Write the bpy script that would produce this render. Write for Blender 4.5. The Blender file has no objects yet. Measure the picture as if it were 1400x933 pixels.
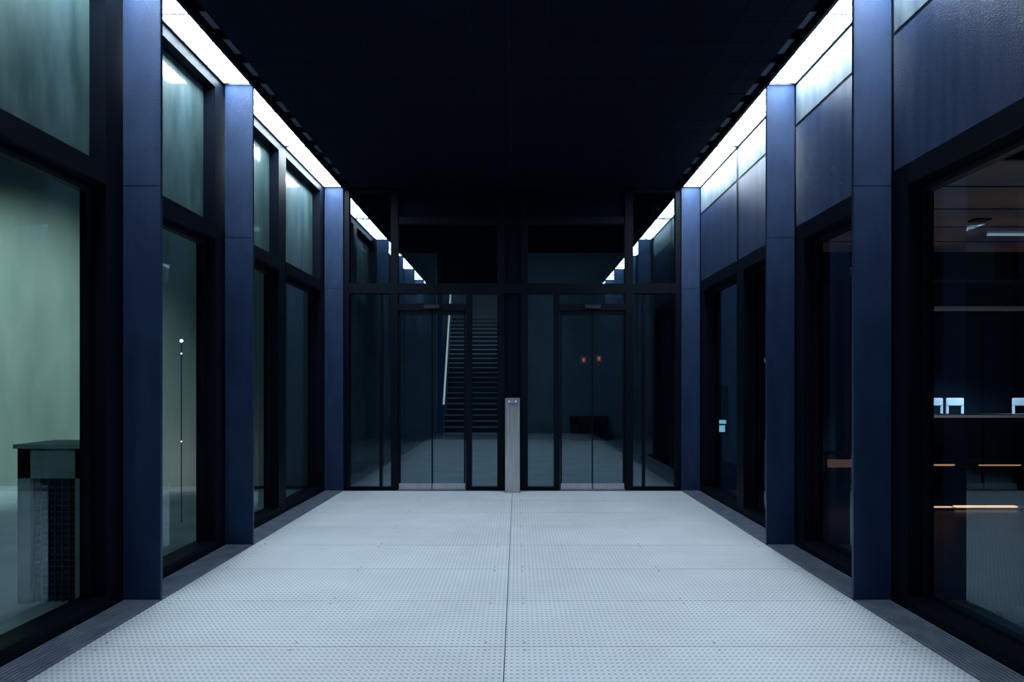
import bpy, bmesh, math, random
from mathutils import Vector, Matrix
random.seed(4)
S = bpy.context.scene
COL = S.collection

# ---------------------------------------------------------------- materials
def newmat(name):
    m = bpy.data.materials.new(name); m.use_nodes = True
    nt = m.node_tree; nt.nodes.clear()
    out = nt.nodes.new('ShaderNodeOutputMaterial')
    return m, nt, out

def N(nt, t, **k):
    n = nt.nodes.new(t)
    for a, b in k.items(): setattr(n, a, b)
    return n

def math_n(nt, op, a, b=None, c=None):
    n = nt.nodes.new('ShaderNodeMath'); n.operation = op
    for i, v in enumerate((a, b, c)):
        if v is None: continue
        if isinstance(v, (int, float)): n.inputs[i].default_value = v
        else: nt.links.new(v, n.inputs[i])
    return n.outputs[0]

def pbr(name, c1, c2=None, scale=(4, 4, 4), rough=0.5, metal=0.0, bump=0.0, coat=0.0, detail=4, lo=0.35, hi=0.65, spec=0.5, bscale=None):
    m, nt, out = newmat(name)
    p = N(nt, 'ShaderNodeBsdfPrincipled')
    nt.links.new(p.outputs[0], out.inputs[0])
    p.inputs['Roughness'].default_value = rough
    p.inputs['Metallic'].default_value = metal
    p.inputs['Coat Weight'].default_value = coat
    p.inputs['Coat Roughness'].default_value = 0.08
    p.inputs['Specular IOR Level'].default_value = spec
    tc = N(nt, 'ShaderNodeTexCoord'); mp = N(nt, 'ShaderNodeMapping')
    mp.inputs['Scale'].default_value = scale
    nt.links.new(tc.outputs['Object'], mp.inputs[0])
    nz = N(nt, 'ShaderNodeTexNoise'); nz.inputs['Detail'].default_value = detail; nz.inputs['Scale'].default_value = 1
    nt.links.new(mp.outputs[0], nz.inputs[0])
    r = N(nt, 'ShaderNodeValToRGB')
    r.color_ramp.elements[0].position = lo; r.color_ramp.elements[1].position = hi
    r.color_ramp.elements[0].color = (*c1, 1); r.color_ramp.elements[1].color = (*(c2 or c1), 1)
    nt.links.new(nz.outputs[0], r.inputs[0]); nt.links.new(r.outputs[0], p.inputs['Base Color'])
    if bump:
        b = N(nt, 'ShaderNodeBump'); b.inputs['Strength'].default_value = bump; b.inputs['Distance'].default_value = 0.01
        nz2 = N(nt, 'ShaderNodeTexNoise'); nz2.inputs['Scale'].default_value = bscale or 60
        nt.links.new(tc.outputs['Object'], nz2.inputs[0])
        nt.links.new(nz2.outputs[0], b.inputs['Height']); nt.links.new(b.outputs[0], p.inputs['Normal'])
    return m

def emis(name, c, s):
    m, nt, out = newmat(name)
    e = N(nt, 'ShaderNodeEmission'); e.inputs[0].default_value = (*c, 1); e.inputs[1].default_value = s
    nt.links.new(e.outputs[0], out.inputs[0]); return m

def glass(name, tint, f0, rough=0.01):
    m, nt, out = newmat(name)
    g = N(nt, 'ShaderNodeNewGeometry')
    d = N(nt, 'ShaderNodeVectorMath', operation='DOT_PRODUCT')
    nt.links.new(g.outputs['Incoming'], d.inputs[0]); nt.links.new(g.outputs['Normal'], d.inputs[1])
    a = math_n(nt, 'ABSOLUTE', d.outputs['Value'])
    i = math_n(nt, 'SUBTRACT', 1.0, a); pw = math_n(nt, 'POWER', i, 4.2)
    f = math_n(nt, 'MULTIPLY_ADD', pw, 1 - f0, f0)
    t = N(nt, 'ShaderNodeBsdfTransparent'); t.inputs[0].default_value = (*tint, 1)
    gl = N(nt, 'ShaderNodeBsdfGlossy'); gl.inputs['Roughness'].default_value = rough
    gl.inputs[0].default_value = (.66, .88, 1, 1)
    mx = N(nt, 'ShaderNodeMixShader')
    nt.links.new(f, mx.inputs[0]); nt.links.new(t.outputs[0], mx.inputs[1]); nt.links.new(gl.outputs[0], mx.inputs[2])
    nt.links.new(mx.outputs[0], out.inputs[0]); return m

def floor_mat():
    m, nt, out = newmat('ribbed_floor_plate')
    p = N(nt, 'ShaderNodeBsdfPrincipled'); nt.links.new(p.outputs[0], out.inputs[0])
    tc = N(nt, 'ShaderNodeTexCoord'); sp = N(nt, 'ShaderNodeSeparateXYZ')
    nt.links.new(tc.outputs['Object'], sp.inputs[0])
    sx = math_n(nt, 'SINE', math_n(nt, 'MULTIPLY', sp.outputs[0], 2*math.pi/0.034))
    sy = math_n(nt, 'SINE', math_n(nt, 'MULTIPLY', sp.outputs[1], 2*math.pi/0.050))
    pr = math_n(nt, 'MULTIPLY', sx, sy)
    h = math_n(nt, 'MULTIPLY_ADD', pr, 0.42, 0.5)
    h = math_n(nt, 'MULTIPLY_ADD', sy, 0.26, h)
    r = N(nt, 'ShaderNodeValToRGB')
    r.color_ramp.elements[0].position = .1; r.color_ramp.elements[1].position = .55
    r.color_ramp.elements[0].color = (.48, .55, .68, 1); r.color_ramp.elements[1].color = (.90, .945, 1.0, 1)
    nt.links.new(h, r.inputs[0])
    nz = N(nt, 'ShaderNodeTexNoise'); nz.inputs['Scale'].default_value = 1.6; nz.inputs['Detail'].default_value = 8
    nt.links.new(tc.outputs['Object'], nz.inputs[0])
    g = N(nt, 'ShaderNodeNewGeometry')
    k = math_n(nt, 'MULTIPLY_ADD', g.outputs['Random Per Island'], .07, .81)
    k2 = math_n(nt, 'MULTIPLY_ADD', nz.outputs[0], .28, k)
    mix = N(nt, 'ShaderNodeVectorMath', operation='SCALE')
    nt.links.new(r.outputs[0], mix.inputs[0]); nt.links.new(k2, mix.inputs['Scale'])
    nt.links.new(mix.outputs[0], p.inputs['Base Color'])
    p.inputs['Roughness'].default_value = .48; p.inputs['Specular IOR Level'].default_value = .45
    b = N(nt, 'ShaderNodeBump'); b.inputs['Strength'].default_value = .45; b.inputs['Distance'].default_value = .004
    nt.links.new(h, b.inputs['Height']); nt.links.new(b.outputs[0], p.inputs['Normal'])
    return m

def strip_mat():
    m, nt, out = newmat('fluorescent_diffuser')
    tc = N(nt, 'ShaderNodeTexCoord'); sp = N(nt, 'ShaderNodeSeparateXYZ')
    nt.links.new(tc.outputs['Object'], sp.inputs[0])
    fr = math_n(nt, 'FRACT', math_n(nt, 'MULTIPLY', sp.outputs[1], 1/0.222))
    line = math_n(nt, 'GREATER_THAN', fr, .10)
    fx = math_n(nt, 'ABSOLUTE', math_n(nt, 'SUBTRACT', math_n(nt, 'ABSOLUTE', sp.outputs[0]), 2.725))
    l2 = math_n(nt, 'GREATER_THAN', fx, .006)
    k = math_n(nt, 'MULTIPLY', line, l2)
    s = math_n(nt, 'MULTIPLY_ADD', k, 31.0, .45)
    nz = N(nt, 'ShaderNodeTexNoise'); nz.inputs['Scale'].default_value = 3
    nt.links.new(tc.outputs['Object'], nz.inputs[0])
    s2 = math_n(nt, 'MULTIPLY', s, math_n(nt, 'MULTIPLY_ADD', nz.outputs[0], .6, .7))
    e = N(nt, 'ShaderNodeEmission'); e.inputs[0].default_value = (.75, .90, 1, 1)
    nt.links.new(s2, e.inputs[1]); nt.links.new(e.outputs[0], out.inputs[0]); return m

M_floor = floor_mat()
M_floor_base = pbr('floor_joint', (.05, .06, .08), rough=.8)
M_grate = pbr('grate_steel', (.20, .24, .34), (.30, .34, .45), scale=(6, 6, 6), rough=.45, metal=.3)
M_col = pbr('painted_steel_blue', (.011, .034, .100), (.019, .048, .128), scale=(7, 7, 3), rough=.40, bump=.45, bscale=260, spec=.38, metal=.2)
M_frame = pbr('dark_frame_metal', (.0008, .0032, .0092), (.0015, .0048, .0125), rough=.5, spec=.12)
M_ceil = pbr('ceiling_panel_black', (.0010, .0040, .0120), (.0016, .0054, .0150), scale=(2, 2, 2), rough=.8, spec=.06)
M_slat = pbr('ceiling_line', (.003, .008, .018), rough=.7, spec=.06)
M_strip = strip_mat()
M_grey = pbr('grey_metal', (.08, .10, .14), rough=.5)  # grey of the painted lit patches by the strips, also of the lamp pole
M_slab = pbr('slab_edge', (.26, .29, .36), rough=.5)
M_glassL = glass('side_glass_clear', (.64, .83, .84), .10)
M_glassR = glass('side_glass_tinted', (.50, .72, .86), .10)
M_glassF = glass('facade_glass', (.52, .74, .86), .115)
M_teal = pbr('enamelled_glass_teal', (.030, .080, .086), (.105, .190, .190), scale=(5, 5, 1.2), rough=.5, coat=.8, detail=12)
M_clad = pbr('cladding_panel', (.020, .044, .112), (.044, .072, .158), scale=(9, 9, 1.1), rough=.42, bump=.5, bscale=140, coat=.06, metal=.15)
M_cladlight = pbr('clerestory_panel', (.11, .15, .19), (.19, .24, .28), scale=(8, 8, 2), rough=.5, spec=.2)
M_conc = pbr('concrete', (.21, .245, .235), (.36, .40, .375), scale=(1.6, 1.6, .5), rough=.85, bump=.3, bscale=20, detail=14, lo=.25, hi=.75)
M_concd = pbr('concrete_dark', (.18, .22, .25), (.28, .31, .33), scale=(1, 1, 1), rough=.8)
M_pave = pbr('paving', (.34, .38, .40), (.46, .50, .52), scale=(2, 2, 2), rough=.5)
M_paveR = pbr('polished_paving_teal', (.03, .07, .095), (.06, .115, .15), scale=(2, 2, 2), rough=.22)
M_steel = pbr('brushed_steel', (.42, .44, .47), (.55, .57, .60), scale=(60, 60, 2), rough=.32, metal=.7)
M_steeldk = pbr('steel_dark_face', (.008, .015, .024), rough=.35)
M_wood = pbr('warm_soffit', (.08, .075, .13), (.36, .18, .10), scale=(.7, 1.2, 1), rough=.3, lo=.42, hi=.6)
M_white = pbr('white_plastic', (.75, .77, .8), rough=.4)
M_red = emis('red_sign_face', (.75, .14, .11), .15)
M_signw = emis('sign_symbol', (1, .75, .65), .3)
M_lampw = emis('lamp_globe', (.95, .97, 1), 5)
M_orange = emis('orange_led', (1, .34, .14), 1.0)
M_orange2 = emis('orange_led_bright', (1, .46, .22), 2.2)
M_cyan = emis('screen_glow', (.45, .8, 1), .9)
M_stair = pbr('stair_concrete', (.30, .32, .35), (.38, .40, .44), rough=.8)

# ---------------------------------------------------------------- mesh helpers
def boxes_obj(name, boxes, mat, parent=None, bevel=0.0):
    me = bpy.data.meshes.new(name); bm = bmesh.new()
    for (x0, x1, y0, y1, z0, z1) in boxes:
        vs = [bm.verts.new((x, y, z)) for x in (min(x0, x1), max(x0, x1)) for y in (min(y0, y1), max(y0, y1)) for z in (min(z0, z1), max(z0, z1))]
        for f in ((0, 1, 3, 2), (4, 6, 7, 5), (0, 4, 5, 1), (2, 3, 7, 6), (0, 2, 6, 4), (1, 5, 7, 3)):
            bm.faces.new([vs[i] for i in f])
    bmesh.ops.recalc_face_normals(bm, faces=bm.faces)
    if bevel:
        bmesh.ops.bevel(bm, geom=bm.edges[:], offset=bevel, segments=2, affect='EDGES')
    bm.to_mesh(me); bm.free()
    me.materials.append(mat)
    o = bpy.data.objects.new(name, me); COL.objects.link(o)
    if parent: o.parent = parent
    return o

def quads_obj(name, quads, mat, parent=None):
    me = bpy.data.meshes.new(name); bm = bmesh.new()
    for q in quads: bm.faces.new([bm.verts.new(v) for v in q])
    bm.to_mesh(me); bm.free(); me.materials.append(mat)
    o = bpy.data.objects.new(name, me); COL.objects.link(o)
    if parent: o.parent = parent
    return o

def pane_x(x, y0, y1, z0, z1): return [(x, y0, z0), (x, y1, z0), (x, y1, z1), (x, y0, z1)]
def pane_y(y, x0, x1, z0, z1): return [(x0, y, z0), (x1, y, z0), (x1, y, z1), (x0, y, z1)]

def tube(name, pts, r, mat, parent=None, seg=12):
    me = bpy.data.meshes.new(name); bm = bmesh.new()
    for a, b in zip(pts[:-1], pts[1:]):
        a = Vector(a); b = Vector(b); d = b - a
        M = Matrix.Translation((a+b)/2) @ d.to_track_quat('Z', 'Y').to_matrix().to_4x4()
        bmesh.ops.create_cone(bm, cap_ends=True, segments=seg, radius1=r, radius2=r, depth=d.length, matrix=M)
    bm.to_mesh(me); bm.free(); me.materials.append(mat)
    o = bpy.data.objects.new(name, me); COL.objects.link(o)
    if parent: o.parent = parent
    return o

def sphere(name, c, r, mat, parent=None):
    me = bpy.data.meshes.new(name); bm = bmesh.new()
    bmesh.ops.create_uvsphere(bm, u_segments=20, v_segments=12, radius=r, matrix=Matrix.Translation(c))
    for f in bm.faces: f.smooth = True
    bm.to_mesh(me); bm.free(); me.materials.append(mat)
    o = bpy.data.objects.new(name, me); COL.objects.link(o)
    if parent: o.parent = parent
    return o

def empty(name):
    o = bpy.data.objects.new(name, None); COL.objects.link(o); return o

# ---------------------------------------------------------------- dimensions
BAY = 1.775; D1 = 5.08
grid = [D1 + BAY*i for i in range(-4, 4)]      # -2.02 ... 10.405
Y0 = grid[0]; YF = 10.50
XI = 2.58; XO = 2.86; XG = 3.00; ZC = 4.63

# ---------------------------------------------------------------- floor
pl = []
half = BAY/2
y = Y0
while y < 10.40:
    y1 = min(y+half, 10.44)
    pl.append((-XI, -.003, y+.004, y1-.004, -.03, 0)); pl.append((.003, XI, y+.004, y1-.004, -.03, 0))
    y += half
fl = empty('floor')
boxes_obj('floor_plates', pl, M_floor, fl)
boxes_obj('floor_substrate', [(-3.06, 3.06, Y0, 10.44, -.15, -.012)], M_floor_base, fl)
sc = []
y = Y0
while y < 10.3:
    for s in (-1, 1):
        for xx in (.12, 1.3, 2.48):
            for yy in (y+.06, y+half-.06):
                sc.append((s*xx-.007, s*xx+.007, yy-.007, yy+.007, 0, .0015))
    y += half
boxes_obj('fixing_screws', sc, M_grate, fl)

for s in (-1, 1):
    g = []
    for i in range(9):
        xa = XI+.008+i*.030
        g.append((s*xa, s*(xa+.019), Y0, 10.40, -.012, .008))
    yy = Y0+.1
    while yy < 10.4:
        g.append((s*(XI+.006), s*(XO-.002), yy, yy+.012, -.012, .002)); yy += .2
    boxes_obj('floor_grate', g, M_grate)

# ---------------------------------------------------------------- ceiling
ce = empty('ceiling')
boxes_obj('ceiling_panels', [(-2.44, 2.44, Y0, 10.44, ZC, ZC+.05)], M_ceil, ce)
boxes_obj('roof_slab', [(-3.08, 3.08, Y0, YF+.1, ZC+.09, ZC+.3)], M_ceil, ce)
sl = []
for i in range(-7, 8):
    xx = i*.32
    sl.append((xx-.004, xx+.004, Y0, 10.44, ZC-.003, ZC+.002))
for k in range(0, 36):
    yy = Y0+k*.35
    if yy < 10.4: sl.append((-2.44, 2.44, yy-.003, yy+.003, ZC-.003, ZC+.002))
sl.append((-.012, .012, Y0, 10.44, ZC-.008, ZC+.002))
boxes_obj('ceiling_joints', sl, M_slat, ce)

for s in (-1, 1):
    L = empty('linear_ceiling_light')
    q = []; fr = []; patches = []
    for a, b in zip(grid[:-1], grid[1:]):
        if b < 0.6: continue
        a = max(a, .55)
        q.append([(s*(XI+.012), a+.05, ZC), (s*(XO-.012), a+.05, ZC), (s*(XO-.012), b-.035, ZC), (s*(XI+.012), b-.035, ZC)])
    quads_obj('diffuser', q, M_strip, L)
    fr.append((s*(XI-.02), s*(XI+.01), Y0, YF-.1, ZC-.02, ZC+.08))
    fr.append((s*(XO-.01), s*(XO+.01), Y0, YF-.1, ZC-.012, ZC+.08))
    fr.append((s*XI, s*XO, Y0, YF-.1, ZC+.02, ZC+.085))
    boxes_obj('housing', fr, M_frame, L)
    yy = .7
    while yy < 10.0:
        patches.append((s*2.47, s*2.525, yy, yy+.26, ZC+.03, ZC+.038)); yy += BAY/4
    boxes_obj('lit_patches', patches, M_grey, L)  # grey plates stand in for dim lit patches along the ceiling edge

# ---------------------------------------------------------------- columns
for s in (-1, 1):
    for i, gy in enumerate(grid):
        if i == 6: continue           # 8.63 is only a mullion
        top = ZC - .001
        c = empty('steel_column')
        t = .035
        boxes_obj('flange', [(s*XI, s*XO, gy, gy+t, -.03, top)], M_col, c, bevel=.003)
        if i < 7: boxes_obj('web', [(s*(XO-.03), s*(XO-.005), gy+t, gy+.16, -.03, top)], M_frame, c)
        boxes_obj('splice_joint', [(s*(XI-.001), s*(XO+.001), gy-.001, gy+.004, 3.088, 3.093)], M_frame, c)

# ---------------------------------------------------------------- side windows
wn = 1
for s in (-1, 1):
    for i, (a, b) in enumerate(zip(grid[:-1], grid[1:])):
        w = empty('window_%d' % wn); wn += 1
        m0 = a+.07; m1 = b-.19
        b2 = b+.07 if i < 6 else b+.03
        fr = [(s*(XO+.012), s*3.06, b-.19, b2, 0, ZC),
              (s*(XO+.012), s*3.06, m0, m1, 0, .09),
              (s*(XO+.002), s*3.06, m0, m1, 3.04, 3.18),
              (s*(XG-.03), s*(XG+.03), m0, m1, 2.98, 3.04),
              (s*(XG-.025), s*(XG+.025), m0, m0+.05, .09, 2.98), (s*(XG-.025), s*(XG+.025), m1-.05, m1, .09, 2.98),
              (s*(XO+.012), s*3.06, m0, m1, 4.52, ZC)]
        if i == 0: fr.append((s*(XO+.012), s*3.06, a-.1, a+.07, 0, ZC))
        boxes_obj('frame', fr, M_frame, w)
        gl = M_glassL if s < 0 else M_glassR
        quads_obj('glass_lower', [pane_x(s*XG, m0+.03, m1-.03, .08, 3.0)], gl, w)
        if s < 0:
            boxes_obj('glass_upper', [(s*2.99, s*3.03, m0, m1, 3.17, 4.53)], M_teal, w)
        else:
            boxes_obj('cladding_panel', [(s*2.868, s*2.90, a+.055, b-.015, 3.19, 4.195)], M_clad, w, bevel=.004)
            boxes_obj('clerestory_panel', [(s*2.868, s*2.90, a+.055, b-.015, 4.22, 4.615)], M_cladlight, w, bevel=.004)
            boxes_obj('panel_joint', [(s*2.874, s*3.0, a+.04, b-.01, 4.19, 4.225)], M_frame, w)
    boxes_obj('trim_%d' % (1 if s < 0 else 2), [(s*(XO+.0), s*(XO+.012), Y0, 10.4, -.03, .03)], M_frame)

# ---------------------------------------------------------------- end facade
fa = empty('glass_facade')
ya, yb = YF-.05, YF+.08
ZT = ZC+.085
fr = []
for (x0, x1) in ((-2.87, -2.50), (-1.86, -1.75), (-.23, -.12), (.13, .24), (1.73, 1.85), (2.50, 2.87)):
    fr.append((x0, x1, ya, yb, 0, ZT))
for (x0, x1) in ((-.71, -.62), (.64, .73)):
    fr.append((x0, x1, ya, yb, 0, 3.03))
fr.append((-2.5, 2.5, ya-.005, yb+.02, 3.02, 3.17))
fr.append((-1.75, 1.73, ya+.02, yb, 4.09, 4.20))
fr.append((-2.5, 2.5, ya, yb, 4.59, ZT))
for (x0, x1) in ((-1.75, -.71), (.73, 1.73)):
    fr.append((x0, x1, ya-.005, yb, 2.76, 2.86))
for (x0, x1) in ((-2.5, -1.86), (-.62, -.23), (.24, .64), (1.85, 2.5)):
    fr.append((x0, x1, ya+.02, yb, 0, .05))
fr += [(-2.04, -2.0, ya+.03, yb, .05, 3.02), (2.0, 2.04, ya+.03, yb, .05, 3.02)]
boxes_obj('mullions', fr, M_frame, fa)
boxes_obj('spandrel_panels', [(-1.75, 1.73, YF+.03, YF+.06, 4.2, 4.6), (-.12, .13, YF+.0, YF+.04, 0, 4.1)], M_ceil, fa)
q = []
for (x0, x1) in ((-2.5, -1.86), (1.85, 2.5)):
    q.append(pane_y(YF, x0, x1, 3.17, 4.60))
for (x0, x1) in ((-1.75, -.23), (.24, 1.73)):
    q.append(pane_y(YF, x0, x1, 3.17, 4.10))
for (x0, x1) in ((-2.5, -2.04), (-2.0, -1.86), (-.62, -.23), (.24, .64), (1.85, 2.0), (2.04, 2.5)):
    q.append(pane_y(YF, x0, x1, .05, 3.02))
for (x0, x1) in ((-1.75, -.71), (.73, 1.73)):
    q.append(pane_y(YF, x0, x1, 2.86, 3.02))
quads_obj('glazing', q, M_glassF, fa)
boxes_obj('wall_front', [(-14, -3.09, 10.9, 11.1, -.1, 9)], M_conc)

for n, (x0, x1) in enumerate(((-1.75, -.71), (.73, 1.73))):
    d = empty('door_%d' % (n+1)); xm = (x0+x1)/2
    lf = []; kp = []; gq = []
    for k, (a, b) in enumerate(((x0+.01, xm-.003), (xm+.003, x1-.01))):
        wa, wb = (.022, .005) if k == 0 else (.005, .022)
        lf += [(a, a+wa, YF-.03, YF+.02, .02, 2.75), (b-wb, b, YF-.03, YF+.02, .02, 2.75),
               (a, b, YF-.03, YF+.02, 2.69, 2.75)]
        kp.append((a+.005, b-.005, YF-.035, YF+.02, .02, .105))
        gq.append(pane_y(YF-.005, a+wa, b-wb, .10, 2.70))
    boxes_obj('leaf_frames', lf, M_frame, d)
    boxes_obj('kick_rails', kp, M_steel, d)
    quads_obj('leaf_glass', gq, M_glassF, d)
    boxes_obj('threshold', [(x0, x1, YF-.05, YF+.08, 0, .018)], M_grate, d)
    boxes_obj('motion_sensor', [(xm-.12, xm+.12, YF-.1, YF-.056, 2.78, 2.84)], M_steeldk, d, bevel=.008)

# ---------------------------------------------------------------- pedestal
pe = empty('card_reader_pedestal')
px0, px1, py0, py1 = -.105, .115, 10.22, 10.34
boxes_obj('post', [(px0, px1, py0, py1, 0.012, 1.42)], M_steel, pe, bevel=.006)
boxes_obj('base_plate', [(px0-.015, px1+.015, py0-.02, py1+.02, 0, .012)], M_steel, pe)
boxes_obj('reader_face', [(px0+.012, px1-.012, py0-.006, py0+.004, 1.31, 1.405)], M_grate, pe, bevel=.003)
for k, xx in enumerate((-.045, .055)):
    sphere('led_%d' % k, (xx, py0-.008, 1.37), .010, M_cyan, pe)
boxes_obj('card_slot', [(-.06, .07, py0-.009, py0-.004, 1.325, 1.332)], M_steeldk, pe)

# ---------------------------------------------------------------- lobby behind the facade
boxes_obj('lobby_floor', [(-4.5, 4.5, 10.6, 20.5, -.1, 0)], M_pave)
boxes_obj('lobby_ceiling', [(-4.5, 4.5, 10.6, 27.5, 5.6, 5.7)], M_ceil)
boxes_obj('wall_left', [(-4.6, -4.5, 11.1, 20.6, -.1, 5.6)], M_concd)
boxes_obj('wall_right', [(4.5, 4.6, 11.1, 20.6, -.1, 5.6)], M_concd)
boxes_obj('wall_back', [(-4.5, -2.35, 20.5, 20.7, -.1, 5.6), (-.15, 4.5, 20.5, 20.7, -.1, 5.6), (-2.9, -.1, 27.2, 27.4, 2, 5.6)], M_concd)
st = empty('staircase')
stp = []; nos = []
n = 25; run = .27; rise = .172
for i in range(n):
    yy = 20.45+i*run
    stp.append((-2.12 - .018*i, -.22 - .018*i, yy, yy+run+.02, max(0, i*rise-.25), (i+1)*rise-.02))
    nos.append((-2.12 - .018*i, -.22 - .018*i, yy-.03, yy+run, (i+1)*rise-.02, (i+1)*rise+.015))
boxes_obj('risers', stp, M_steeldk, st); boxes_obj('treads', nos, M_stair, st)
M_rail = emis('handrail_added_glow', (.8, .9, 1), .55)  # glow put into the rail so it reads bright; it is no lamp
tube('handrail', [(-2.12, 20.4, 1.05), (-2.12-.018*n, 20.4+n*run, 1.05+n*rise)], .028, M_rail, st)
tube('newel', [(-2.12, 20.4, 0), (-2.12, 20.4, 1.05)], .02, M_steel, st)
for i in range(3, n, 4):
    tube('baluster_%d' % i, [(-2.1-.018*i, 20.5+i*run, i*rise+.1), (-2.1-.018*i, 20.5+i*run, i*rise+1.1)], .014, M_steel, st)

for (xx, zz) in ((2.07, 2.38), (2.53, 2.42)):
    e = empty('emergency_sign')
    boxes_obj('plate', [(xx-.08, xx+.08, 20.46, 20.5, zz-.09, zz+.09)], M_red, e)
    boxes_obj('symbol', [(xx-.04, xx+.04, 20.452, 20.462, zz-.01, zz+.015), (xx-.014, xx+.014, 20.452, 20.462, zz-.06, zz+.06)], M_signw, e)

def vent(x0, x1, y0, y1, h, mat, lm):
    v = empty('ventilation_cabinet')
    t = (x1-x0)*.2
    boxes_obj('housing', [(x0, x0+t, y0, y1, 0, h), (x1-t*.5, x1, y0, y1, 0, h), (x0, x1, y0, y1, h-.22, h), (x0+t, x1-t*.5, y1-.06, y1, 0, h-.22), (x0-.02, x1+.02, y0-.02, y1, h, h+.03)], mat, v)
    lv = []
    k = .03
    while k < h-.26:
        lv.append((x0+t, x1-t*.5, y0+.04, y0+.10, k, k+.012)); k += .045
    nx = x0+t
    while nx < x1-t*.5:
        lv.append((nx, nx+.008, y0+.03, y0+.045, 0, h-.22)); nx += (x1-x0)/9
    boxes_obj('louvres', lv, lm, v)
    boxes_obj('cavity', [(x0+t, x1-t*.5, y0+.12, y1-.06, 0, h-.22)], M_frame, v)
vent(-3.60, -3.13, 5.02, 5.45, 1.14, pbr('galvanised_housing', (.20, .28, .28), (.30, .38, .37), rough=.6), pbr('louvre_metal', (.025, .04, .045), rough=.5))
vent(1.65, 2.75, 20.0, 20.45, .68, M_steeldk, M_steeldk)

# ---------------------------------------------------------------- outside left
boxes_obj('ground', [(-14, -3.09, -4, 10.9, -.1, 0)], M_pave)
lp = empty('street_lamp')
tube('pole', [(-3.86, 8.0, 0), (-3.86, 8.0, 2.10)], .006, M_grey, lp)
sphere('globe', (-3.86, 8.0, 2.13), .018, M_lampw, lp)
sphere('globe_lower', (-3.86, 8.0, 1.98), .009, M_lampw, lp)
sphere('marker_light', (-3.86, 8.0, .95), .008, M_lampw, lp)

# ---------------------------------------------------------------- outside right : courtyard and neighbouring wing
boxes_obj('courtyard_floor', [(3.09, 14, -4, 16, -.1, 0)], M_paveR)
ca = empty('entrance_canopy')
boxes_obj('soffit', [(3.6, 11, 6.2, 10.6, 3.68, 3.8)], M_wood, ca)
boxes_obj('soffit_joints', [(3.6, 11, yy, yy+.015, 3.672, 3.682) for yy in (7.1, 8.0, 8.9, 9.8)], M_frame, ca)
boxes_obj('downlight_trim', [(5.75, 5.95, 8.45, 8.6, 3.66, 3.685), (8.0, 8.2, 8.45, 8.6, 3.66, 3.685)], M_frame, ca)
boxes_obj('fascia', [(3.6, 11, 6.15, 6.2, 3.64, 3.95)], M_frame, ca)
boxes_obj('highlight_strip', [(6.5, 9.5, 9.30, 9.34, 3.655, 3.685)], emis('soffit_highlight', (.8, .86, 1), .4), ca)  # glowing strip painted in for the white highlight on the soffit
boxes_obj('wall_wing', [(3.09, 12, 15.0, 15.2, -.1, 6), (11, 11.2, 6.2, 15, -.1, 6)], pbr('wing_wall_blue', (.008, .020, .045), (.015, .032, .065), rough=.7))
boxes_obj('wing_slab', [(5.6, 11, 10.8, 11.0, 2.81, 2.86)], M_slab)
boxes_obj('wing_lintel', [(3.09, 11, 10.9, 11.3, 3.3, 6.0), (3.09, 3.3, 10.9, 11.2, 0, 3.3), (5.3, 5.5, 10.9, 11.2, 0, 3.3), (3.95, 4.05, 10.9, 11.2, 0, 3.3)], M_frame)
co = empty('reception_counter')
boxes_obj('top', [(5.5, 10.9, 10.75, 11.35, 1.10, 1.14)], M_white, co)
boxes_obj('front', [(5.55, 10.85, 10.85, 11.3, 0, 1.10)], M_frame, co)
for xx in (8.05, 8.45, 9.72):
    b = empty('bar_chair')
    yy = 12.9
    boxes_obj('back', [(xx-.17, xx+.17, yy+.15, yy+.18, 1.22, 1.37), (xx-.17, xx-.12, yy+.15, yy+.18, .8, 1.25), (xx+.12, xx+.17, yy+.15, yy+.18, .8, 1.25)], M_white, b, bevel=.01)
    boxes_obj('seat', [(xx-.17, xx+.17, yy-.17, yy+.18, .78, .82)], M_white, b, bevel=.01)
    boxes_obj('legs', [(xx+a*.15-.012, xx+a*.15+.012, yy+c*.15-.012, yy+c*.15+.012, 0, .79) for a in (-1, 1) for c in (-1, 1)] + [(xx-.15, xx+.15, yy-.16, yy-.14, .3, .32)], M_steel, b)
be = empty('illuminated_bench')
boxes_obj('seat', [(5.5, 10.5, 9.8, 10.2, .42, .50)], M_steeldk, be)
boxes_obj('supports', [(5.6, 5.7, 9.85, 10.15, 0, .42), (10.2, 10.3, 9.85, 10.15, 0, .42)], M_steeldk, be)
boxes_obj('led_edge', [(5.9, 6.35, 9.79, 9.80, .455, .475), (6.7, 7.3, 9.79, 9.80, .455, .47)], M_orange, be)
ul = empty('recessed_floor_light')
boxes_obj('lens', [(5.4, 5.75, 8.9, 8.95, 0, .022), (5.8, 6.6, 8.9, 8.97, 0, .03)], M_orange2, ul)
boxes_obj('body', [(5.35, 6.65, 8.85, 9.01, 0, .015)], M_steeldk, ul)
tb = empty('side_table')
boxes_obj('top', [(4.75, 5.25, 10.4, 10.7, .55, .58)], M_steeldk, tb)
boxes_obj('legs', [(4.78, 4.81, 10.42, 10.45, 0, .55), (5.2, 5.23, 10.42, 10.45, 0, .55), (4.78, 4.81, 10.65, 10.68, 0, .55), (5.2, 5.23, 10.65, 10.68, 0, .55)], M_steeldk, tb)
boxes_obj('glow_strip', [(4.8, 5.2, 10.39, 10.40, .36, .48)], emis('dim_orange', (1, .42, .28), .12), tb)
mo = empty('information_screen')
boxes_obj('display', [(3.44, 3.60, 11.58, 11.60, .82, .93), (3.42, 3.62, 11.58, 11.60, .96, 1.02)], M_cyan, mo)
boxes_obj('body', [(3.38, 3.66, 11.6, 11.66, .78, 1.6)], M_steeldk, mo)
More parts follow.
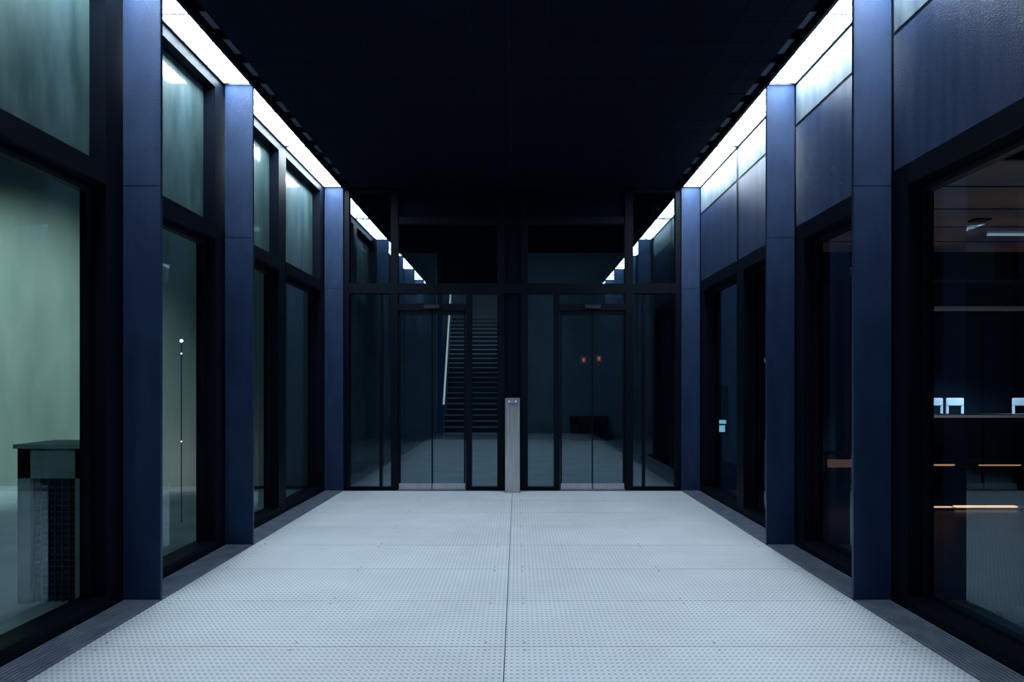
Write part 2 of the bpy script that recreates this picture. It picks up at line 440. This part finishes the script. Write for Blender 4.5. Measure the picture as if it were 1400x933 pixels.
boxes_obj('stand', [(3.48, 3.56, 11.6, 11.65, 0, .78)], M_steeldk, mo)

# ---------------------------------------------------------------- lamps
def area(name, loc, target, size, power, col, sy=None, spread=None):
    l = bpy.data.lights.new(name, 'AREA'); l.energy = power; l.color = col; l.size = size
    if sy: l.shape = 'RECTANGLE'; l.size_y = sy
    if spread: l.spread = math.radians(spread)
    o = bpy.data.objects.new(name, l); COL.objects.link(o); o.location = loc
    o.rotation_euler = (Vector(target)-Vector(loc)).to_track_quat('-Z', 'Y').to_euler(); return o
def spot(name, loc, target, power, col, ang, blend=1.0, rad=.15):
    l = bpy.data.lights.new(name, 'SPOT'); l.energy = power; l.color = col; l.spot_size = math.radians(ang); l.spot_blend = blend; l.shadow_soft_size = rad
    o = bpy.data.objects.new(name, l); COL.objects.link(o); o.location = loc
    o.rotation_euler = (Vector(target)-Vector(loc)).to_track_quat('-Z', 'Y').to_euler(); return o
spot('wall_fill', (-9.2, 6.4, 6.2), (-8.1, 10.9, 1.5), 2100, (.80, 1, .93), 58)  # added fill without a fixture, brightens the concrete wall beyond the left glass
area('pink_fill', (-4.9, 10.2, .4), (-5.1, 10.9, .5), .3, 1.6, (1, .5, .62))  # pink fill added to tint the wall base; no lamp stands there
spot('cabinet_lamp', (-4.2, 2.6, 3.4), (-3.4, 5.2, .7), 45, (.8, 1, .95), 60)
area('wall_fill_cool', (-4.8, 9.6, 6.4), (-4.8, 10.9, 1.6), 1.0, 16, (.5, .9, 1))  # unseen cool light, put in to lift the nearer stretch of concrete wall
area('lobby_lamp', (0.2, 17, 5.5), (0.2, 18, 0), 2.0, 26, (.50, .80, 1))
area('stair_lamp', (-1.4, 23, 5.5), (-1.6, 24, 0), 1.2, 34, (.8, .9, 1))
area('soffit_fill', (6.9, 9.0, .6), (6.9, 9.0, 3.6), .8, 22, (1, .66, .52))  # warm fill added near the ground to light the soffit from below
area('wing_lamp', (8.6, 12.2, 3.2), (8.9, 12.9, 0.8), .8, 60, (.7, .85, 1), spread=90)

w = bpy.data.worlds.new('night_world'); S.world = w; w.use_nodes = True
bg = w.node_tree.nodes['Background']; bg.inputs[0].default_value = (.04, .27, .68, 1); bg.inputs[1].default_value = .026

# ---------------------------------------------------------------- camera
cam = bpy.data.cameras.new('camera'); co_ = bpy.data.objects.new('camera', cam); COL.objects.link(co_)
co_.location = (.074, 0, 1.6); co_.rotation_euler = (math.radians(90), 0, 0)
cam.lens = 24; cam.sensor_width = 36; cam.shift_x = -7/1400; cam.shift_y = 61.5/1400
cam.clip_start = .05
S.camera = co_
S.view_settings.view_transform = 'Standard'
S.view_settings.look = 'None'
